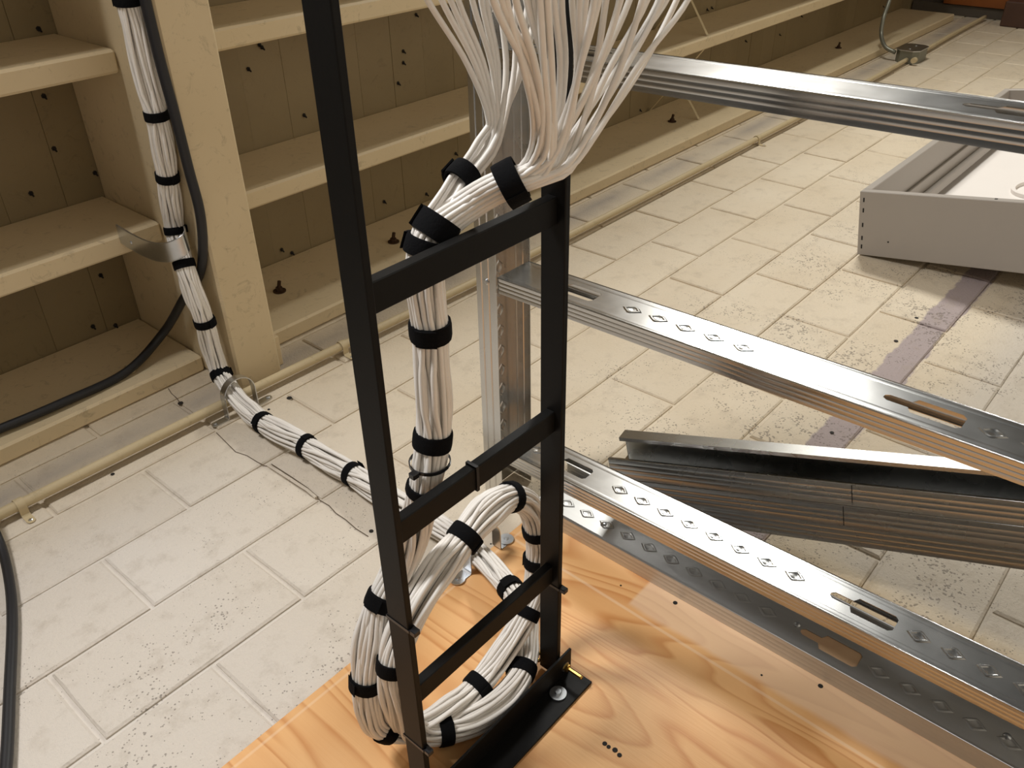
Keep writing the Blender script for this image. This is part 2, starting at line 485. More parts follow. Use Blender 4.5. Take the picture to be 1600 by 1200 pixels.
# nail points coming through the planks
tip = MB(); tip.disc((0, 0, 0), (1, 0.15, 0.1), 0.0065, 0.002, 6); tip.disc((0.001, 0, 0), (1, 0.1, -0.6), 0.003, 0.012, 5, dome=0.5)
tme = tip.mesh('nail_point', M['dark'])
NP = [(60, 45), (68, 150), (84, 232), (148, 270), (48, 302), (352, 12), (388, 108), (475, 180), (409, 74), (630, 80), (630, 98), (622, 130), (650, 23),
      (405, 70), (157, 430), (180, 508), (145, 510), (262, 485), (440, 390), (456, 395), (600, 315), (648, 322), (666, 303), (704, 14),
      (712, 240), (1000, 172), (1165, 64), (1218, 54), (1300, 58), (1210, 100), (1128, 20), (1105, 15), (1230, 120), (1112, 12), (1252, 25), (1380, 10)]
for px, py in NP:
    p = at(px, py, 'x', DECK + 0.001)
    if p[2] > 0.05 and p[1] < A1: link('nail_point', tme, tuple(p), ceil)

# ---- beam and joists
BY0, BY1 = 0.936, 1.066
def timber(name, x0, x1, y0, y1, z0, z1, label, cat='beam', bev=0.006, mat='joist', parent=None):
    o = MB().box(x0, x1, y0, y1, z0, z1, bev).put(name, M[mat], parent)
    return tag(o, label, cat, kind='structure') if parent is None else o
beam = empty('ceiling_beam', (-1.80, 1.01, 0.0), 'broad cream painted ceiling beam crossing the joists beside the white cable run', 'beam', kind='structure')
timber('timber', DECK + 0.001, -1.787, BY0, BY1, 0.0, 4.2, None, parent=beam)
timber('shim', -1.99, -1.815, BY1 + 0.001, BY1 + 0.026, 0.0, 0.09, None, parent=beam, bev=0.002)
JZ = [(0.0, 0.048), (0.372, 0.424), (0.785, 0.837), (1.193, 1.245), (1.60, 1.652), (2.01, 2.06)]
wordsL = ['nearest the block wall', 'holding the curved steel strap', 'second out from the wall above the steel strap', 'third out from the wall', 'fourth out from the wall', 'fifth out from the wall']
for k, (za, zb) in enumerate(JZ):
    xL = -1.955 if k == 0 else -2.0
    xR = -1.905 if k == 0 else -2.0
    timber('ceiling_joist', DECK + 0.001, xL, A0 - 0.6, BY0 - 0.002, za, zb, 'cream ceiling joist left of the broad beam, ' + wordsL[k])
    wr = ['lying against the block wall', 'first out from the block wall', 'second out from the block wall', 'third out from the wall', 'fourth out from the wall', 'fifth out from the wall'][k]
    timber('ceiling_joist', DECK + 0.001, xR, BY1 + (0.03 if k == 0 else 0.002), A1 - 0.25, za, zb, 'long cream ceiling joist right of the broad beam, ' + wr)
# anchor bolts through the wall joist
for k, (px, py) in enumerate([(437, 455), (615, 378), (1050, 190), (1310, 75)]):
    p = at(px, py, 'z', 0.049)
    b = empty('anchor_bolt', tuple(p), 'rusty anchor bolt through the wall joist, %s along from the broad beam' % ['nearest', 'second', 'third', 'farthest'][k], 'bolt', 'anchor bolts in the wall joist')
    MB().disc(p, (0, 0, 1), 0.020, 0.003, 14).put('washer', M['rust'], b)
    MB().disc(p + np.array([0, 0, 0.003]), (0, 0, 1), 0.011, 0.011, 6).put('nut', M['rust'], b)
    MB().disc(p + np.array([0, 0, 0.014]), (0.1, 0.2, 1), 0.006, 0.02, 8).put('rod', M['rust'], b)
# crossed bridging straps between joists
def bridging(yc, za, zb, label):
    b = empty('joist_bridging', (-2.0, yc, za), label, 'bracing', 'crossed strap bridging between joists')
    n = unit((0.25, 0, zb - za))
    for k, (xa, xb) in enumerate(((-2.275, -2.015), (-2.015, -2.275))):
        yy = yc + 0.02 * k
        d = unit((xb - xa, 0, zb - za)); nn = np.array([d[2], 0, -d[0]])
        MB().ribbon([(xa, yy, za + .003), ((xa + xb) / 2, yy, (za + zb) / 2), (xb, yy, zb - .003)], (0, 1, 0), nn, 0.016, 0.0015).put('strap', M['conduit'], b)
bridging(3.62, 0.05, 0.372, 'cream crossed metal bridging between the wall joist and the next')
bridging(3.62, 0.424, 0.785, 'cream crossed metal bridging one bay farther out from the wall')

# ---- far end wall with boards
fw = empty('wall_far', (-1.0, 7.3, 1.0), 'dark end wall behind varnished wood at the far end', 'wall', kind='structure')
MB().box(DECK, FLOOR_X, A1, A1 + 0.1, -0.12, 4.4).put('end_panel', M['greyt'], fw)
for k in range(5):
    za = 0.075 + k * 0.19
    MB().box(-2.06, -1.30, A1 - 0.05, A1 - 0.002, za, za + 0.186, 0.003).put('board', M['orange'], fw)
MB().box(-2.28, -1.30, A1 - 0.03, A1 - 0.002, 0.0, 0.072, 0.003).put('shadow_gap_strip', M['greyt'], fw)  # dark strip stands in for the shadow gap beneath the boards
MB().box(-1.60, -0.9, A1 - 0.25, A1 - 0.06, 0.0, 0.16, 0.006).put('end_block', M['brown'], fw)
fl = MB().box(FLOOR_X, FLOOR_X + 0.1, A0 - 4, A1, -0.12, 7.0).put('floor', M['floor']); tag(fl, 'grey concrete floor at the foot of the block wall', 'floor', kind='structure')

# ================================================================ PLYWOOD
PT = 0.018
ply = empty('plywood_backboard', (0.3, 0.5, 0), 'orange grained plywood backboard fixed to the block wall behind the black ladder', 'board')
MB().box(-0.878, FLOOR_X - 0.002, -0.2, 1.2, 0.0008, PT, 0.0015).put('panel', M['ply'], ply)
for px, py, r in ((1055, 942, .0045), (1282, 1072, .0045), (945, 1162, .004), (951, 1167, .0035), (961, 1172, .0045), (968, 1180, .004), (970, 915, .002), (1190, 1055, .002), (767, 850, .002)):
    MB().disc(at(px, py, 'z', PT), (0, 0, 1), r, 0.0006, 8).put('nail_hole', M['dark'], ply)

# ================================================================ LADDER RACK
LX0, LX1 = -0.616, -0.578
LA, LB = 0.448, 0.752        # faces that look back along the wall
LT = 0.0095
lad = empty('cable_ladder', (-0.597, 0.6, PT), 'black steel cable ladder standing out from the plywood, white cables tied to it', 'ladder')
for y0 in (LA, LB):
    MB().box(LX0, LX1, y0, y0 + LT, PT + 0.006, 1.95, 0.0012).put('rail', M['black'], lad)
for zc in (0.262, 0.558, 0.866, 1.175, 1.48, 1.785):
    MB().box(-0.605, -0.590, LA + LT - 0.0005, LB + 0.0005, zc - 0.0175, zc + 0.0175, 0.0012).put('rung', M['black'], lad)
# angle bracket on the plywood
ab = empty('angle_bracket', (-0.55, 0.6, PT), 'black steel angle bolted flat to the plywood under the ladder', 'bracket')
MB().box(-0.576, -0.5265, 0.36, 0.784, PT + 0.0005, PT + 0.0055, 0.0008).put('flat_leg', M['black'], ab)
MB().box(-0.5765, -0.572, 0.36, 0.784, PT + 0.005, 0.072, 0.0008).put('standing_leg', M['black'], ab)
wp = at(872, 1084, 'z', PT + 0.006)
MB().disc(wp, (0, 0, 1), 0.0145, 0.0022, 24).put('washer', M['zinc'], ab, auto=30)
MB().disc(wp + np.array([0, 0, 0.0022]), (0, 0, 1), 0.0058, 0.005, 6).put('screw_head', M['zinc'], ab)
# J-bolt
zj = 0.043; yj = LB + LT + 0.0045
hk = [(-0.535, yj, zj), (-0.60, yj, zj), (-0.612, yj, zj), (-0.620, yj - 0.003, zj), (-0.6235, yj - 0.010, zj), (-0.620, yj - 0.017, zj), (-0.612, yj - 0.0195, zj)]
jb = MB().tube(spline(hk, 0.003)[0], 0.0032, 8).put('hook_bolt', M['brass'], ab, smooth=True); jb['label'] = 'brass coloured hook bolt'
MB().disc((-0.5715, yj, zj), (1, 0, 0), 0.009, 0.0015, 16).put('washer', M['zinc'], jb)
MB().disc((-0.570, yj, zj), (1, 0, 0), 0.0068, 0.006, 6).put('nut', M['brass'], jb)

# ================================================================ WHITE CABLE BUNDLE
NC = 37
CR = 0.0030
# control points: (px, py, plane axis, plane value, relative width, tie width or 0)
AC = 0.907
CP = [(150, -150, 'y', AC, 1.15, 0), (182, -70, 'y', AC, 1.15, 0), (199, 0, 'y', AC, 1.15, .02), (220, 90, 'y', AC, 1.18, 0), (245, 182, 'y', AC, 1.12, .02),
      (254, 230, 'y', AC, 1.16, 0), (261, 275, 'y', AC, 1.1, .02), (267, 320, 'y', AC, 1.14, 0), (273, 360, 'y', .908, 1.06, .018), (288, 415, 'y', .885, 1.08, .02),
      (303, 458, 'y', .884, 1.14, 0), (319, 501, 'y', .888, 1.1, .02), (331, 545, 'y', .893, 1.18, 0), (345, 586, 'y', .893, 1.1, .021),
      (357, 607, 'z', 0.068, 1.03, 0), (372, 627, 'z', 0.050, 1.05, 0), (391, 645, 'z', 0.037, 1.18, 0), (411, 660, 'z', 0.034, 1.16, .018),
      (445, 680, 'z', 0.0345, 1.25, 0), (480, 698, 'z', 0.034, 1.18, .018), (515, 720, 'z', 0.0345, 1.25, 0), (550, 740, 'z', 0.034, 1.16, .018), (590, 766, 'z', 0.0345, 1.2, 0),
      (640, 795, 'z', 0.035, 1.2, 0), (700, 832, 'z', 0.038, 1.15, 0), (746, 866, 'z', 0.044, 1.06, 0), (775, 895, 'z', 0.056, 1.08, 0), (797, 920, 'z', 0.066, 1.0, .022),
      (822, 955, 'z', 0.072, 1.05, 0), (821, 995, 'z', 0.066, 1.0, 0), (816, 1050, 'z', 0.062, 1.0, .022), (770, 1105, 'z', 0.052, 1.1, 0), (692, 1143, 'z', 0.048, 1.02, .022),
      (648, 1140, 'z', 0.070, 1.05, 0), (622, 1090, 'x', -0.648, 1.06, 0), (614, 1034, 'x', -0.648, 1.0, .022), (628, 985, 'x', -0.648, 1.1, 0), (652, 940, 'x', -0.648, 1.12, 0),
      (688, 888, 'x', -0.648, 1.1, 0), (724, 841, 'x', -0.650, 1.02, .022), (762, 795, 'x', -0.652, 1.08, 0), (799, 776, 'x', -0.656, 1.0, .018), (828, 792, 'x', -0.66, 1.02, 0),
      (838, 828, 'x', -0.662, 0.95, .02), (840, 874, 'x', -0.662, 0.95, .02), (834, 925, 'x', -0.655, 1.0, 0), (824, 957, 'x', -0.648, 0.98, .02), (787, 1015, 'x', -0.648, 1.08, 0),
      (746, 1073, 'z', 0.060, 1.0, .022), (704, 1108, 'z', 0.062, 1.1, 0), (655, 1138, 'z', 0.066, 1.02, 0), (600, 1138, 'x', -0.694, 0.98, .02), (577, 1100, 'x', -0.692, 1.06, 0),
      (573, 1062, 'x', -0.690, 1.0, .022), (580, 1000, 'x', -0.690, 1.1, 0), (597, 938, 'x', -0.690, 1.0, .022), (625, 885, 'x', -0.684, 1.06, 0), (650, 830, 'x', -0.668, 1.06, 0),
      (664, 762, 'x', -0.640, 1.0, .014), (672, 720, 'x', -0.638, 1.04, 0), (677, 684, 'x', -0.638, 1.03, .022), (678, 600, 'x', -0.638, 1.1, 0), (673, 516, 'x', -0.638, 1.03, .022),
      (668, 455, 'x', -0.638, 1.12, 0), (664, 405, 'x', -0.638, 1.06, 0), (663, 383, 'x', -0.638, 1.0, .02), (682, 356, 'x', -0.634, 1.02, .026)]
ctrl = np.array([at(*c[:4]) for c in CP])
path, ss, sk = spline(ctrl, 0.008)
for _ in range(6):      # soften
    path[1:-1] = 0.25 * path[:-2] + 0.5 * path[1:-1] + 0.25 * path[2:]
T, U, Vv = frames(path)
wid = np.interp(ss, sk, [c[4] for c in CP])
ties = [(s, c) for s, c in zip(sk, CP) if c[5] > 0]
tdist = np.min(np.abs(ss[:, None] - np.array([s for s, c in ties])[None]), axis=1)
slack = np.clip(tdist / 0.05, 0, 1)
slots = [(0.0, 0.0)]
for ring in (1, 2, 3):
    n = 6 * ring
    for k in range(n):
        a = 2 * math.pi * (k + 0.5 * (ring % 2)) / n
        slots.append((ring * 2 * CR * 1.0 * math.cos(a), ring * 2 * CR * 1.0 * math.sin(a)))
twist = 0.9 * np.sin(ss * 2.3) + 0.5 * np.sin(ss * 5.1 + 1)
bun = empty('cable_bundle', tuple(ctrl[18]), 'bundle of white network cables from the ceiling to the ladder loop, bound with black ties', 'cable bundle')
# fan: two smaller bundles leave the top tie and spread
LEFT = list(range(0, 37, 3))[:11]
fanL = [690, 668, 716, 738, 704, 760, 782, 806, 826, 842, 752]
fanR = list(np.linspace(770, 1072, 26))
random.shuffle(fanR)
iL = iR = 0
endp = path[-1]; dT, dU, dV = T[-1], U[-1], Vv[-1]
def fan_pts(k, sx, sy):
    global iL, iR
    ox, oy = sx * 1.0, sy * 1.0
    if k in LEFT:
        e = fanL[iL % len(fanL)]; iL += 1
        q = 0.62
        pts = [(704, 306, -.634), (722, 277, -.635), (741, 256, -.636), (762, 225, -.637), (775 + (e - 750) * .12, 190, -.638), (769 + (e - 740) * .50, 105, -.638), (e, 0, -.638), (e + (e - 770) * .45, -90, -.638), (e + (e - 770) * .8, -170, -.638)]
        fade = [q, q, q, .7, .3, .1, 0, 0, 0]
    else:
        e = fanR[iR % len(fanR)]; iR += 1
        q = 0.86
        f = (e - 770) / 302
        jx = random.uniform(-.02, .02); g = random.uniform(-12, 12); h = random.uniform(-7, 7)
        pts = [(735, 318, -.614), (766, 299, -.592), (798, 284, -.572), (824 + f * 12, 268 + f * 6, -.558), (838 + f * 44, 240 + f * 18 + h * .5, -.548 + jx * .3),
               (836 + f * 100 + g * .6, 190 + f * 6 + h, -.538 + jx * .6), (812 + f * 190 + g, 105, -.525 + jx), (e, 0, -.512 + jx), (e + (e - 870) * .18, -90, -.50 + jx), (e + (e - 870) * .3, -170, -.49 + jx)]
        fade = [q, q, q, q * .9, .75, .5, .3, .2, .1, .1]
    P = []
    for (px, py, x), f_ in zip(pts, fade):
        c = at(px, py, 'x', x)
        P.append(c + (dU * ox + dV * oy) * f_)
    dx = -0.004 if k in LEFT else 0.012
    P.append(P[-1] + np.array([dx, (P[-1][1] - 0.62) * 0.05, 0.30])); P.append(P[-1] + np.array([dx, -(P[-1][1] - 0.62) * 0.06, 0.32]))
    return P
cab_ctrl_tie = {}
for k in range(NC):
    sx, sy = slots[k]
    ph = random.uniform(0, 6.28); fr = random.uniform(3, 7)
    rad = wid * (1 + 0.10 * slack * math.sin(ph) + 0.10 * slack * np.sin(ss * fr * 3 + ph))
    ang = twist + 0.30 * slack * np.sin(ss * fr * 1.7 + ph * 2)
    ca, sa = np.cos(ang), np.sin(ang)
    px = (sx * ca - sy * sa) * rad; py = (sx * sa + sy * ca) * rad
    jit = 0.0008 * slack
    px = px + jit * np.sin(ss * 31 + ph); py = py + jit * np.cos(ss * 27 + ph * 1.3)
    P = path + U * px[:, None] + Vv * py[:, None]
    F_ = fan_pts(k, px[-1], py[-1])
    # join: last centimetres of the trunk then the fan
    Pj = np.vstack([P[::4][:-2], P[-2:-1], np.array(F_)])
    Q = spline(np.vstack([P[-14:-1:6], np.array(F_)]), 0.014)[0]
    full = np.vstack([P[:-14], Q])
    keep = np.ones(len(full), bool)
    rr_ = np.concatenate([CR * 1.10 * np.maximum(rad[:-14], 1.0), np.full(len(Q), CR * 1.12)])
    o = MB().tube(full, rr_, 6).put('cable', M['cable'], bun, smooth=True, origin=tuple(ctrl[18]))
# the black ties of the trunk
def tie(c, t, u, v, r, width, name='tie', mat='tie', tail=True, thick=0.0026, parent=None):
    n = 20; V = []; Fc = []
    prof = [(-width / 2, r), (-width / 2, r + thick), (-width * .3, r + thick * 1.25), (width * .3, r + thick * 1.25), (width / 2, r + thick), (width / 2, r)]
    for k in range(n):
        a = 2 * math.pi * k / n
        w_ = 1 + 0.02 * math.sin(3 * a + r * 900)
        for (h, q) in prof:
            V.append(c + t * h + (math.cos(a) * u + math.sin(a) * v) * q * w_)
    m_ = len(prof)
    for k in range(n):
        for i in range(m_):
            Fc.append((k * m_ + i, k * m_ + (i + 1) % m_, ((k + 1) % n) * m_ + (i + 1) % m_, ((k + 1) % n) * m_ + i))
    b = MB().add(V, Fc)
    if tail:    # overlapping end of the strap
        a0 = random.uniform(0, 6.28)
        P = []; N = []
        for i in range(7):
            a = a0 + i * 0.16; d = math.cos(a) * u + math.sin(a) * v
            P.append(c + d * (r + thick * 1.25 + (0.0016 if i == 6 else 0.0))); N.append(d)
        b.ribbon(P, t, N, width * 0.96, 0.0018)
    return b.put(name, M[mat], parent, auto=40)
rb = (3 * 2 + 1) * CR
for s, c in ties:
    i = int(np.argmin(np.abs(ss - s)))
    tie(path[i], T[i], U[i], Vv[i], rb * c[4] * 1.015, c[5], 'tie', parent=bun)
for (px, py, x, dpx, dpy, dx, r, wd) in ((722, 277, -.635, 741, 256, -.636, 0.0150, .022), (798, 284, -.572, 828, 268, -.558, 0.0205, .024)):
    c = at(px, py, 'x', x); t = unit(at(dpx, dpy, 'x', dx) - at(2 * px - dpx, 2 * py - dpy, 'x', 2 * x - dx))
    u = unit(np.cross(t, (0, 0.2, 1))); v = np.cross(t, u)
    tie(c, t, u, v, r, wd, 'tie', parent=bun)

# zip ties holding the bundle to the ladder
def zip_loop(pts, label, wd=(0, 0, 1), width=0.0048, head=None):
    z = empty('zip_tie', tuple(pts[0]), label, 'cable tie')
    P = np.array(pts + [pts[0]], float); c = P[:-1].mean(0)
    wv = unit(wd)
    N = []
    for p in P:
        d = p - c; d = d - wv * np.dot(d, wv); N.append(unit(d))
    MB().ribbon(P, wv, N, width, 0.0014).put('band', M['nylon'], z)
    if head is not None:
        MB().obox(head, ((1, 0, 0), (0, 1, 0), (0, 0, 1)), (0.005, 0.005, 0.0042), 0.001).put('locking_head', M['nylon'], z)
    return z
def arc(c, r, a0, a1, n, e1, e2):
    return [tuple(np.array(c) + r * (math.cos(a0 + (a1 - a0) * i / n) * np.array(e1) + math.sin(a0 + (a1 - a0) * i / n) * np.array(e2))) for i in range(n + 1)]
ib = int(np.argmin(np.abs(ss - sk[[c[:2] for c in CP].index((664, 762))])))
cz = path[ib]
zt = 0.584
iz = ib + int(np.argmin(np.abs(path[ib:ib + 30, 2] - zt))); c2 = path[iz]
rr = rb + 0.0042
zt_ = zip_loop(arc((c2[0], c2[1], c2[2]), rr, 0, 2 * math.pi * 23 / 24, 23, (1, 0, 0), (0, 1, 0)), 'black zip tie holding the cables to the middle rung', head=(c2[0] + 0.004, c2[1] - rr - 0.006, c2[2]))
ya_ = c2[1] + 0.034; zr0, zr1 = 0.558 - 0.0185, 0.558 + 0.0185
MB().ribbon([(-0.589, ya_, zr1), (-0.589, ya_, zr0), (-0.606, ya_, zr0), (-0.606, ya_, zr1), (-0.589, ya_, zr1)], (0, 1, 0), [(.7, 0, .7), (.7, 0, -.7), (-.7, 0, -.7), (-.7, 0, .7), (.7, 0, .7)], 0.0048, 0.0014).put('band', M['nylon'], zt_)
def rail_tie(y0, z, label, out):
    e = 0.0006
    x0, x1, ya, yb = LX0 - e, LX1 + e, y0 - e, y0 + LT + e
    zip_loop([(x1, ya, z), (x1, yb, z), (x0, yb, z), (x0, ya, z)], label, head=(x1 + 0.0065, (ya + yb) / 2, z))
rail_tie(LA, float(at(652, 975, 'x', LX1)[2]), 'black zip tie round the near ladder rail beside the upper cable loop', 0)
rail_tie(LA, float(at(662, 1172, 'x', LX1)[2]), 'black zip tie round the foot of the near ladder rail', 0)
rail_tie(LB, 0.237, 'black zip tie round the far ladder rail by the lowest rung', 0)

# ================================================================ PIPE STRAPS
def pipe_strap(base, span, axis, outd, r, hgt, width, label, washers=(), legs=0.028, grp=None):
    """two-hole strap: base centre on its surface, span = direction between the ears, axis = pipe direction"""
    base = np.array(base, float); span = unit(span); axis = unit(axis); outd = unit(outd)
    s = empty('pipe_strap', tuple(base), label, 'strap', grp)
    P = [base - span * (r + legs), base - span * (r + 0.004), base - span * r + outd * 0.004]
    N = [outd, unit(outd - span), -span]
    for i in range(15):
        a = math.pi * i / 14
        P.append(base + outd * (hgt - r) - span * r * math.cos(a) + outd * r * math.sin(a)); N.append(-span * math.cos(a) + outd * math.sin(a))
    P += [base + span * r + outd * 0.004, base + span * (r + 0.004), base + span * (r + legs)]
    N += [span, unit(outd + span), outd]
    P = np.array(P) + outd * 0.0004
    MB().ribbon(P, axis, N, width, 0.0022).put('band', M['zinc'], s, auto=35)
    for sg in (-1, 1):
        c = base + span * sg * (r + legs) + outd * 0.0004
        MB().disc(c, outd, width / 2, 0.0022, 16).put('ear', M['zinc'], s)
        if sg in washers:
            MB().disc(c + outd * 0.0024, outd, 0.0155, 0.0018, 22).put('washer', M['zinc'], s)
            c = c + outd * 0.0018
        MB().disc(c + outd * 0.0024, outd, 0.005, 0.0035, 10, dome=.5).put('screw', M['zinc'], s)
    return s
pipe_strap((-1.708, 0.884, 0.0), (0.02, 1, 0), (1, 0, 0), (0, 0, 1), 0.042, 0.100, 0.020, 'galvanized strap holding the white cable bundle where it turns at the cream conduit', legs=0.036)
pipe_strap((-0.868, 0.879, PT), (0, 1, 0), (1, 0, 0), (0, 0, 1), 0.042, 0.085, 0.022, 'galvanized strap over the white cables at the plywood edge behind the loop', washers=(1, -1), legs=0.030)
def broad_strap():
    zc = 0.392
    c = spline([(-1.999, 0.826, .428), (-1.975, 0.829, .422), (-1.920, 0.836, .413), (-1.868, 0.843, .412), (-1.822, 0.858, .420), (-1.801, 0.884, .434), (-1.807, 0.897, .440), (-1.821, 0.905, .445)], 0.008)[0]
    Tt = np.gradient(c, axis=0); Tt /= np.linalg.norm(Tt, axis=1)[:, None]
    N = np.cross(Tt, (0, 0, 1.0))
    r_ = empty('pipe_strap', tuple(c[0]), 'broad curved steel strap on the joist around the ceiling cable run', 'strap')
    MB().ribbon(c, (0, 0, 1), N, 0.046, 0.002).put('band', M['zinc'], r_, auto=35)
    for dz in (-.023, .023):
        MB().tube(c + np.array([0, 0, dz]), 0.0022, 6).put('rolled_edge', M['zinc'], r_, smooth=True)
    MB().disc((-1.955, 0.8305, .415), (0.1, -1, 0), 0.005, 0.003, 8, dome=.5).put('rivet', M['zinc'], r_)
broad_strap()

# ================================================================ CONDUIT AND CABLES ON THE WALL
cx = [(-1.7605, -0.6), (-1.757, 0.0), (-1.750, 0.31), (-1.738, 0.99), (-1.722, 1.5), (-1.702, 2.25), (-1.698, 3.6), (-1.703, 5.0), (-1.712, 5.50)]
cp = spline([(x, y, 0.0245) for x, y in cx], 0.05)[0]
cd = empty('wall_conduit', (-1.74, 0.9, 0.013), 'long cream painted conduit running along the top of the block wall', 'conduit')
MB().tube(cp, 0.0125, 12).put('pipe', M['conduit'], cd, smooth=True)
cp2 = spline([(-1.712, 5.72, 0.0245), (-1.735, 6.5, 0.0245), (-1.74, 7.10, 0.0245)], 0.05)[0]
MB().tube(cp2, 0.0125, 10).put('far_pipe', M['conduit'], cd, smooth=True)
MB().tube([(-1.7515, 0.24, 0.0245), (-1.750, 0.30, 0.0245)], 0.0155, 12).put('coupling', M['conduit'], cd, smooth=True)
for k, (px, py, word) in enumerate([(38, 797, 'at the left beside the black cable'), (540, 545, 'between the beam and the ladder'), (1180, 218, 'under the highest steel stud')]):
    p = at(px, py, 'z', 0.02); yy = p[1]; xx = float(np.interp(yy, [c[1] for c in cx], [c[0] for c in cx]))
    c = empty('conduit_clip', (xx, yy, 0), 'small cream one hole clip on the conduit ' + word, 'clip', 'conduit clips')
    P = [(xx + 0.040, yy, 0.0008), (xx + 0.018, yy, 0.0008), (xx + 0.0135, yy, 0.006)]
    N = [(0, 0, 1), (.7, 0, .7), (1, 0, 0)]
    for i in range(9):
        a = -0.2 + (math.pi + 0.2) * i / 8
        P.append((xx + 0.0136 * math.cos(a), yy, 0.0245 + 0.0136 * math.sin(a))); N.append((math.cos(a), 0, math.sin(a)))
    P.append((xx - 0.0128, yy, 0.004)); N.append((-1, 0, 0))
    MB().ribbon(P, (0, 1, 0), N, 0.018, 0.0018).put('band', M['conduit'], c, auto=40)
    MB().disc((xx + 0.040, yy, 0.0008), (0, 0, 1), 0.009, 0.0018, 14).put('ear', M['conduit'], c)
    MB().disc((xx + 0.038, yy, 0.0026), (0, 0, 1), 0.0045, 0.002, 10, dome=.5).put('screw', M['zinc'], c)
# junction box
jx = empty('junction_box', (-1.725, 5.62, 0.001), 'grey metal junction box on the conduit near the far end of the wall', 'electrical box')
b8 = MB()
def octo(x0, x1, y0, y1, z0, z1, ch):
    pts = [(x0 + ch, y0), (x1 - ch, y0), (x1, y0 + ch), (x1, y1 - ch), (x1 - ch, y1), (x0 + ch, y1), (x0, y1 - ch), (x0, y0 + ch)]
    return MB().add([(a, b, z) for z in (z0, z1) for a, b in pts], [tuple(range(8))[::-1], tuple(range(8, 16))] + [(i, (i + 1) % 8, 8 + (i + 1) % 8, 8 + i) for i in range(8)])
octo(-1.79, -1.66, 5.51, 5.71, 0.001, 0.07, 0.03).put('body', M['greyc'], jx)
octo(-1.795, -1.655, 5.505, 5.715, 0.0705, 0.075, 0.03).put('cover', M['zinc'], jx)
for dy in (5.56, 5.66): MB().disc((-1.725, dy, 0.075), (0, 0, 1), 0.006, 0.003, 8).put('screw', M['zinc'], jx)
MB().disc((-1.665, 5.505, 0.03), (0, -1, 0), 0.016, 0.03, 10).put('connector', M['conduit'], jx)
gp = spline([tuple(at(1399, 82, 'z', 0.05)), tuple(at(1384, 74, 'z', 0.07)), tuple(at(1377, 52, 'x', -1.93)), tuple(at(1380, 30, 'x', -1.945)), tuple(at(1390, 0, 'x', -1.96)), tuple(at(1400, -40, 'x', -1.97)), tuple(at(1412, -90, 'x', -1.97))], 0.02)[0]
tag(MB().tube(gp, 0.012, 10).put('grey_conduit', M['greyc'], smooth=True), 'thin grey conduit rising off the junction box past the joists', 'conduit')
# black cables
bc = [tuple(at(px, py, 'z', z)) for px, py, z in ((-70, 740, .060), (-25, 800, .058), (0, 850, .022), (14, 905, .013), (19, 960, .013), (15, 1080, .013), (9, 1200, .014))]
bc = [(-1.97, bc[0][1] - 0.02, 0.30), (-1.955, bc[0][1] - 0.01, 0.15)] + bc[1:] + [(-0.98, -0.02, .024), (-0.86, -0.06, .0295), (-0.4, -0.13, .0295), (0.3, -0.16, .0295), (FLOOR_X - .02, -0.15, .0295)]
tag(MB().tube(spline(bc, 0.012)[0], 0.0098, 10).put('power_cable', M['rubber'], smooth=True), 'thick black cable curving down the block wall at the left edge', 'cable')
hp = [tuple(at(px, py, 'z', 0.0645)) for px, py, x in ((-80, 700, 0), (0, 670, 0), (100, 628, 0), (200, 579, 0))]
hp = [(hp[0][0] + .01, -1.1, 0.062), (hp[0][0], -0.4, 0.062)] + hp
hp += [tuple(at(255, 520, 'y', 0.88)), tuple(at(288, 465, 'y', 0.915))]
hp += [tuple(at(px, py, 'y', 0.9225)) for px, py in ((313, 425), (317, 385), (312, 330), (295, 265), (272, 175), (250, 95), (227, 0), (212, -70), (196, -150))]
hz = empty('black_hose', hp[1], 'black hose along the wall joist rising beside the beam behind the white cables', 'cable')
MB().tube(spline(hp, 0.012)[0], 0.0115, 10).put('hose', M['rubber'], hz, smooth=True)
q = at(203, 577, 'z', 0.061)
MB().tube([q - np.array([0, .009, -0.003]), q + np.array([0, .009, -0.003])], 0.0126, 10).put('tape_band', M['conduit'], hz, smooth=True)

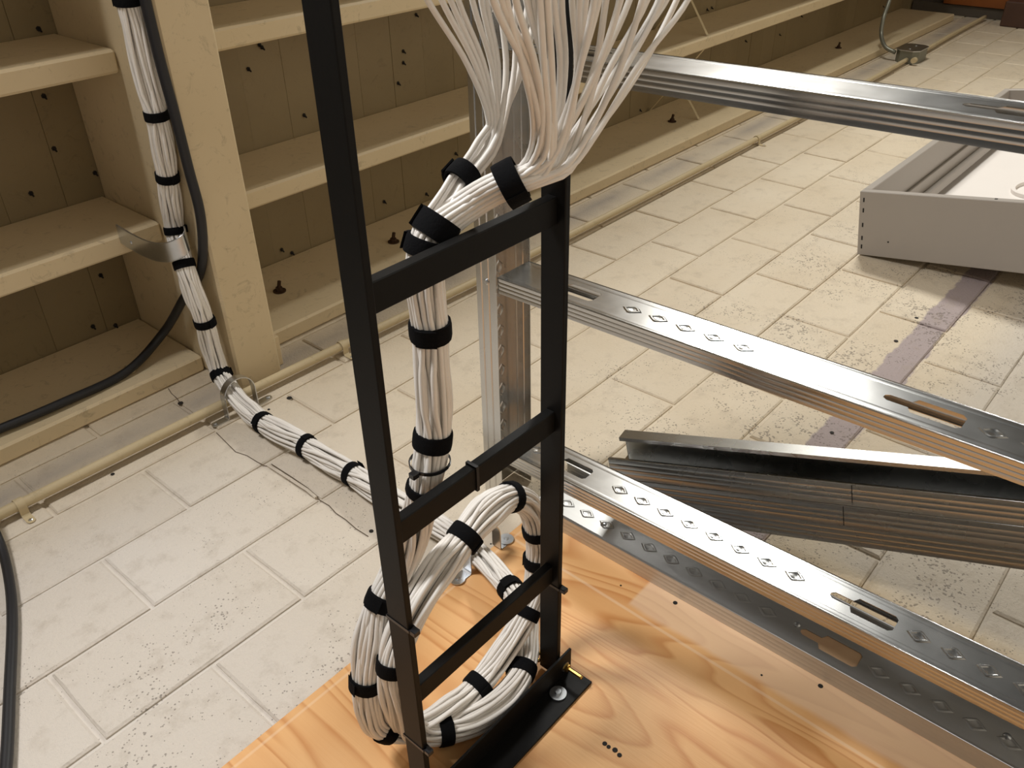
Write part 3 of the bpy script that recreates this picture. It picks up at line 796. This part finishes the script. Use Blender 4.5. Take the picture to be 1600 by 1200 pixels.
# ================================================================ STEEL FRAMING
TH = 0.0012
def channel(name, start, end, normal, wide, flange, label, group, mat='steel', lip=0.0065, holes=(), screws=(), boss=True, open_up=False, ribs=True, boss_range=None, marks=(), skew_ref=None):
    """C-channel: start/end on the near top corner line; normal = web outward normal; the web runs from the near edge away along y"""
    start = np.array(start, float); end = np.array(end, float)
    L = np.linalg.norm(end - start); d = unit(end - start)
    n = unit(np.array(normal, float) - d * np.dot(normal, d)); yv = np.cross(n, d)
    if yv[1] < 0: yv = -yv
    root = empty(name, tuple(start), label, 'steel stud', group)
    Pt = lambda s, y, h: start + d * s + yv * y + n * h
    # web with bottle shaped holes
    hole_polys = []
    for hs in holes:
        c = wide / 2
        hole_polys.append([(hs, c - .008), (hs + .030, c - .008), (hs + .036, c - .019), (hs + .096, c - .019), (hs + .102, c - .013), (hs + .102, c + .013), (hs + .096, c + .019), (hs + .036, c + .019), (hs + .030, c + .008), (hs, c + .008), (hs - .006, c + .003), (hs - .006, c - .003)])
    outer = [(0, 0), (L, 0), (L, wide), (0, wide)]
    polys = [[Vector((a, b, 0)) for a, b in outer]] + [[Vector((a, b, 0)) for a, b in h] for h in hole_polys]
    flat = [p for pl in polys for p in pl]
    tri = tessellate_polygon(polys)
    wb = MB(); nv = len(flat)
    V = [Pt(p.x, p.y, 0) for p in flat] + [Pt(p.x, p.y, -TH) for p in flat]
    F = [tuple(t) for t in tri] + [tuple(i + nv for i in reversed(t)) for t in tri]
    o_ = 0
    for pl in polys:
        for i in range(len(pl)):
            a, b = o_ + i, o_ + (i + 1) % len(pl); F.append((a, b, b + nv, a + nv))
        o_ += len(pl)
    wb.add(V, F)
    # stiffening steps along the web edges
    sg = -1 if open_up else 1
    for yy in (0.010, wide - 0.010):
        wb.add([Pt(0, yy - .005, 0.0001), Pt(0, yy, 0.0006), Pt(0, yy + .005, 0.0001), Pt(L, yy - .005, 0.0001), Pt(L, yy, 0.0006), Pt(L, yy + .005, 0.0001)], [(0, 1, 4, 3), (1, 2, 5, 4)])
    if boss:
        s = 0.06
        while s < L - 0.03:
            if not any(-0.03 < s - hs < 0.125 for hs in holes) and (boss_range is None or any(a <= s <= b for a, b in boss_range)):
                for _b in (0,):
                    c = wide / 2; R1, R2 = 0.0195, 0.0135
                    V = []
                    for (k1, z) in ((1.0, 0.0001), (0.82, 0.0012), (0.66, 0.0012), (0.50, 0.0002)):
                        for (a, b) in ((1, 0), (.55, .55), (0.1, 1), (-.1, 1), (-.55, .55), (-1, 0), (-.55, -.55), (-.1, -1), (.1, -1), (.55, -.55)):
                            V.append(Pt(s + a * R1 * k1, c + b * R2 * k1, z))
                    F = [(q_ * 10 + k, q_ * 10 + (k + 1) % 10, q_ * 10 + 10 + (k + 1) % 10, q_ * 10 + 10 + k) for q_ in range(3) for k in range(10)] + [tuple(range(30, 40))]
                    wb.add(V, F)
            s += 0.052
    wb.put('web', M[mat], root, auto=25)
    # flanges with three rolled grooves
    hd = 1 if open_up else -1
    for side, y0 in ((-1, 0.0), (1, wide)):
        prof = []
        steps = [0.0]
        if ribs:
            for g in (0.25, 0.5, 0.75):
                steps += [g * flange - .0022, g * flange, g * flange + .0022]
        steps += [flange]
        for h in steps:
            gro = 0.0005 if ribs and any(abs(h - g * flange) < 1e-6 for g in (.25, .5, .75)) else 0.0
            prof.append((y0 - side * gro, hd * h))
        inn = [(y - side * TH, h) for y, h in prof]
        lp = [(y0 - side * lip, hd * flange), (y0 - side * lip, hd * (flange - TH))] if lip else []
        ring = prof + lp + inn[::-1] if lip else prof + inn[::-1]
        m_ = len(ring)
        V = [Pt(0, y, h) for y, h in ring] + [Pt(L, y, h) for y, h in ring]
        F = [(i, (i + 1) % m_, m_ + (i + 1) % m_, m_ + i) for i in range(m_)]
        fo = MB().add(V, F)
        fo.put('flange', M[mat], root, auto=22)
    for y_ in (0.0009, wide - 0.0009):       # rounded bends catch the light
        h_ = flange - .0006 if open_up else -.0006
        MB().tube([Pt(0, y_, h_), Pt(L, y_, h_)], 0.0015, 6).put('rolled_edge', M[mat], root, smooth=True)
    for (s, y) in screws:
        fo = MB().disc(Pt(s, y, 0.0), n, 0.0065, 0.003, 12, dome=.5); fo.put('screw', M['zinc'], root, auto=40)
    for s in marks:
        fo = MB().add([Pt(s - .0008, -.0003, hd * .002), Pt(s + .0008, -.0003, hd * .002), Pt(s + .0008, -.0003, hd * (flange - .002)), Pt(s - .0008, -.0003, hd * (flange - .002))], [(0, 1, 2, 3)])
        fo.put('pencil_mark', M['dark'], root)
    root['_f'] = 0; del root['_f']
    return root, Pt

SA = 1.05
studs = [((-0.963, SA, 0.1475), (FLOOR_X - .002, SA, 0.1475 + .0195 * 2.52), 'steel stud nearest the plywood, row of embossed diamonds on its bright face'),
         ((-0.963, SA, 0.5475), (FLOOR_X - .002, SA, 0.5475 + .0205 * 2.52), 'middle steel stud with a bottle shaped slot, crossing above the loose studs'),
         ((-0.963, SA, 0.9520), (FLOOR_X - .002, SA, 0.9520 + .0250 * 2.52), 'steel stud highest in the photo, passing in front of the grey tray')]
for k, (a, b, lab) in enumerate(studs):
    channel('steel_stud', a, b, (-.02, 0, 1), 0.090, 0.032, lab, 'studs of the partition frame', holes=(0.092, 0.702, 1.312, 1.92),
            boss_range=(None, [(0.2, 0.50), (0.84, 1.2)], [(0.0, 0.12)])[k])
# channel lying against the wall under the first stud
channel('steel_channel', (-0.90, 1.044, PT + .0017), (FLOOR_X - .006, 1.040, PT + .0017), (0, 0, 1), 0.152, 0.039, 'open steel channel screwed flat along the plywood edge', None,
        mat='steel_soft', holes=(0.600,), screws=((0.158, .072), (0.583, .083), (0.938, .086)), open_up=True, lip=0.006)
# track: its web faces down, flanges wrap the studs' ends
def track():
    root = empty('steel_track', (-1.0, SA, 0.0), 'steel track standing out from the wall that holds the ends of the studs', 'steel track')
    xw = -1.013; yn, yf = SA - 0.0025, SA + 0.0935; fl = 0.050; H0, H1 = 0.002, 2.4
    w_ = MB().box(xw - TH, xw, yn, yf, H0, H1)
    s = 0.06
    while s < 1.9:
        c = yn + 0.062; R1, R2 = 0.017, 0.012
        V = []
        for (k1, z) in ((1.0, 0.0001), (0.84, 0.0013), (0.66, 0.0014), (0.46, 0.0003)):
            for (a, b) in ((1, 0), (.3, .75), (-.3, .75), (-1, 0), (-.3, -.75), (.3, -.75)):
                V.append((xw + z, c + b * R2 * 1.3 * k1, s + a * R1 * k1))
        w_.add(V, [(q_ * 6 + k, q_ * 6 + (k + 1) % 6, q_ * 6 + 6 + (k + 1) % 6, q_ * 6 + 6 + k) for q_ in range(3) for k in range(6)] + [tuple(range(18, 24))])
        s += 0.047
    w_.put('web', M['steel_track'], root, auto=25)
    for side, y0 in ((-1, yn), (1, yf)):
        P = []
        xs = [0.0, .012, .014, .016, .030, .032, .034, fl]
        for h in xs:
            g = .0011 if abs(h - .014) < 1e-6 or abs(h - .032) < 1e-6 else 0
            P.append((xw + h, y0 - side * (-0.0 + g)))
        inn = [(x, y - side * TH * -1) for x, y in P]
        ring = P + inn[::-1]; m_ = len(ring)
        V = [(x, y, H0) for x, y in ring] + [(x, y, H1) for x, y in ring]
        F = [(i, (i + 1) % m_, m_ + (i + 1) % m_, m_ + i) for i in range(m_)] + [tuple(range(m_)), tuple(range(m_, 2 * m_))[::-1]]
        MB().add(V, F).put('flange', M['steel_track'], root, auto=20)
    for zz in (0.132, 0.533, 0.938):
        for dz in ((0,) if zz < .9 else (0, 0.055)):
            MB().disc((xw + 0.026, yn - TH - .0002, zz + dz), (0, -1, 0), 0.006, 0.003, 12, dome=.5).put('screw', M['zinc'], root, auto=40)
    return root
track()

# loose studs leaning against the wall
th = math.radians(13.5)
ld = unit((math.cos(th), 0.22, math.sin(th)))
ln = np.array([-math.sin(th), 0, math.cos(th)]); ln = unit(ln - ld * np.dot(ln, ld)); ly = np.cross(ln, ld)
if ly[1] < 0: ly = -ly
FLs = 0.0455
lp = at(950, 716, 'z', 0.147)
def loose(p, lab, **kw):
    e = p + ld * ((FLOOR_X - .02 - p[0]) / ld[0])
    return channel('loose_stud', p, e, ln, 0.092, FLs, lab, 'loose studs leaning on the wall', mat='steel_dull', boss=False, **kw)
loose(lp - ln * (FLs + .0004), 'uppermost of the three loose studs in front, open side up with a bright lip', open_up=True, marks=(0.475,))
loose(lp - ln * (FLs + .0030) + ld * .004, 'middle one of the loose leaning studs, its face crossed by a pencil mark', marks=(0.455,))
loose(lp - ln * (2 * FLs + .0062) + ld * .10 + ly * .010, 'lowest of the loose leaning studs, its flange nearest the wall')
# the channel behind, turned on its side
def back_channel():
    p = lp + ld * 0.022 + ly * 0.020 + ln * 0.040
    e = p + ld * ((FLOOR_X - .02 - p[0]) / ld[0]); L = np.linalg.norm(e - p)
    root = empty('loose_stud', tuple(p), 'loose stud behind the others, turned on its side with a broad dark face', 'steel stud', 'loose studs leaning on the wall')
    Pt = lambda s, y, h: p + ld * s + ly * y + ln * h
    def slab(name, y0, y1, h0, h1):
        MB().obox(Pt(L / 2, (y0 + y1) / 2, (h0 + h1) / 2), (ld, ly, ln), (L / 2, abs(y1 - y0) / 2, abs(h1 - h0) / 2)).put(name, M['steel_dull'], root)
    slab('flange', 0, 0.033, -TH, 0); slab('web', 0.033 - TH, 0.033, -0.078, -TH); slab('flange', 0, 0.033, -0.078 - TH, -0.078)
    slab('lip', 0, TH, -0.008, -TH)
back_channel()

# ================================================================ GREY TRAY LEANING ON THE WALL
def tray():
    t = math.radians(9.2)
    b = np.array([math.cos(t), 0, math.sin(t)]); n = np.array([-math.sin(t), 0, math.cos(t)]); a = np.array([0, 1., 0])
    P0 = at(1339, 397.5, 'z', 0.002)
    B, LL, Hh, tk = (FLOOR_X - 0.003 - P0[0]) / math.cos(t) - 0.0, 1.60, 0.218, 0.028
    root = empty('shallow_tray', tuple(P0), 'large shallow white and grey metal tray leaning against the block wall', 'tray')
    Q = lambda u, v, h: P0 + b * u + a * v + n * h
    def slab(name, u0, u1, v0, v1, h0, h1, mat, bev=0.0):
        return MB().obox(Q((u0 + u1) / 2, (v0 + v1) / 2, (h0 + h1) / 2), (b, a, n), (abs(u1 - u0) / 2, abs(v1 - v0) / 2, abs(h1 - h0) / 2), bev).put(name, M[mat], root)
    slab('side_panel', 0, B, 0, tk, 0, Hh, 'tray', .002)
    slab('side_panel', 0, B, LL - tk, LL, 0, Hh, 'tray', .002)
    slab('end_panel', 0, tk, tk + .0005, LL - tk - .0005, 0, Hh, 'tray', .002)
    slab('ledge', tk + .0005, tk + 0.012, tk + .001, LL - tk - .001, 0.04, Hh - 0.10, 'tray', .002)
    slab('ledge', tk + .0125, tk + 0.035, tk + .001, LL - tk - .001, 0.04, Hh - 0.145, 'tray', .002)
    slab('back_panel', tk + .0005, B - .001, tk + .0005, LL - tk - .0005, 0.002, 0.022, 'tray_in')
    c = Q(0.385, 0.77, 0.022)
    MB().disc(c, n, 0.118, 0.014, 40, hole=0.104).put('round_collar', M['tray_in'], root, auto=40)
    for h in (0.03, 0.06, 0.105, 0.155, 0.19):
        MB().obox(Q(0.014, -0.0004, h), (b, a, n), (0.0022, 0.0006, 0.007)).put('slot', M['dark'], root)
    MB().disc(Q(0.10, 0.0, 0.055), (0, -1, 0), 0.003, 0.0006, 8).put('screw_hole', M['dark'], root)
    MB().obox(Q(0.40, 0.016, Hh), (b, a, n), (0.004, 0.004, 0.0008)).put('slot', M['dark'], root)
tray()
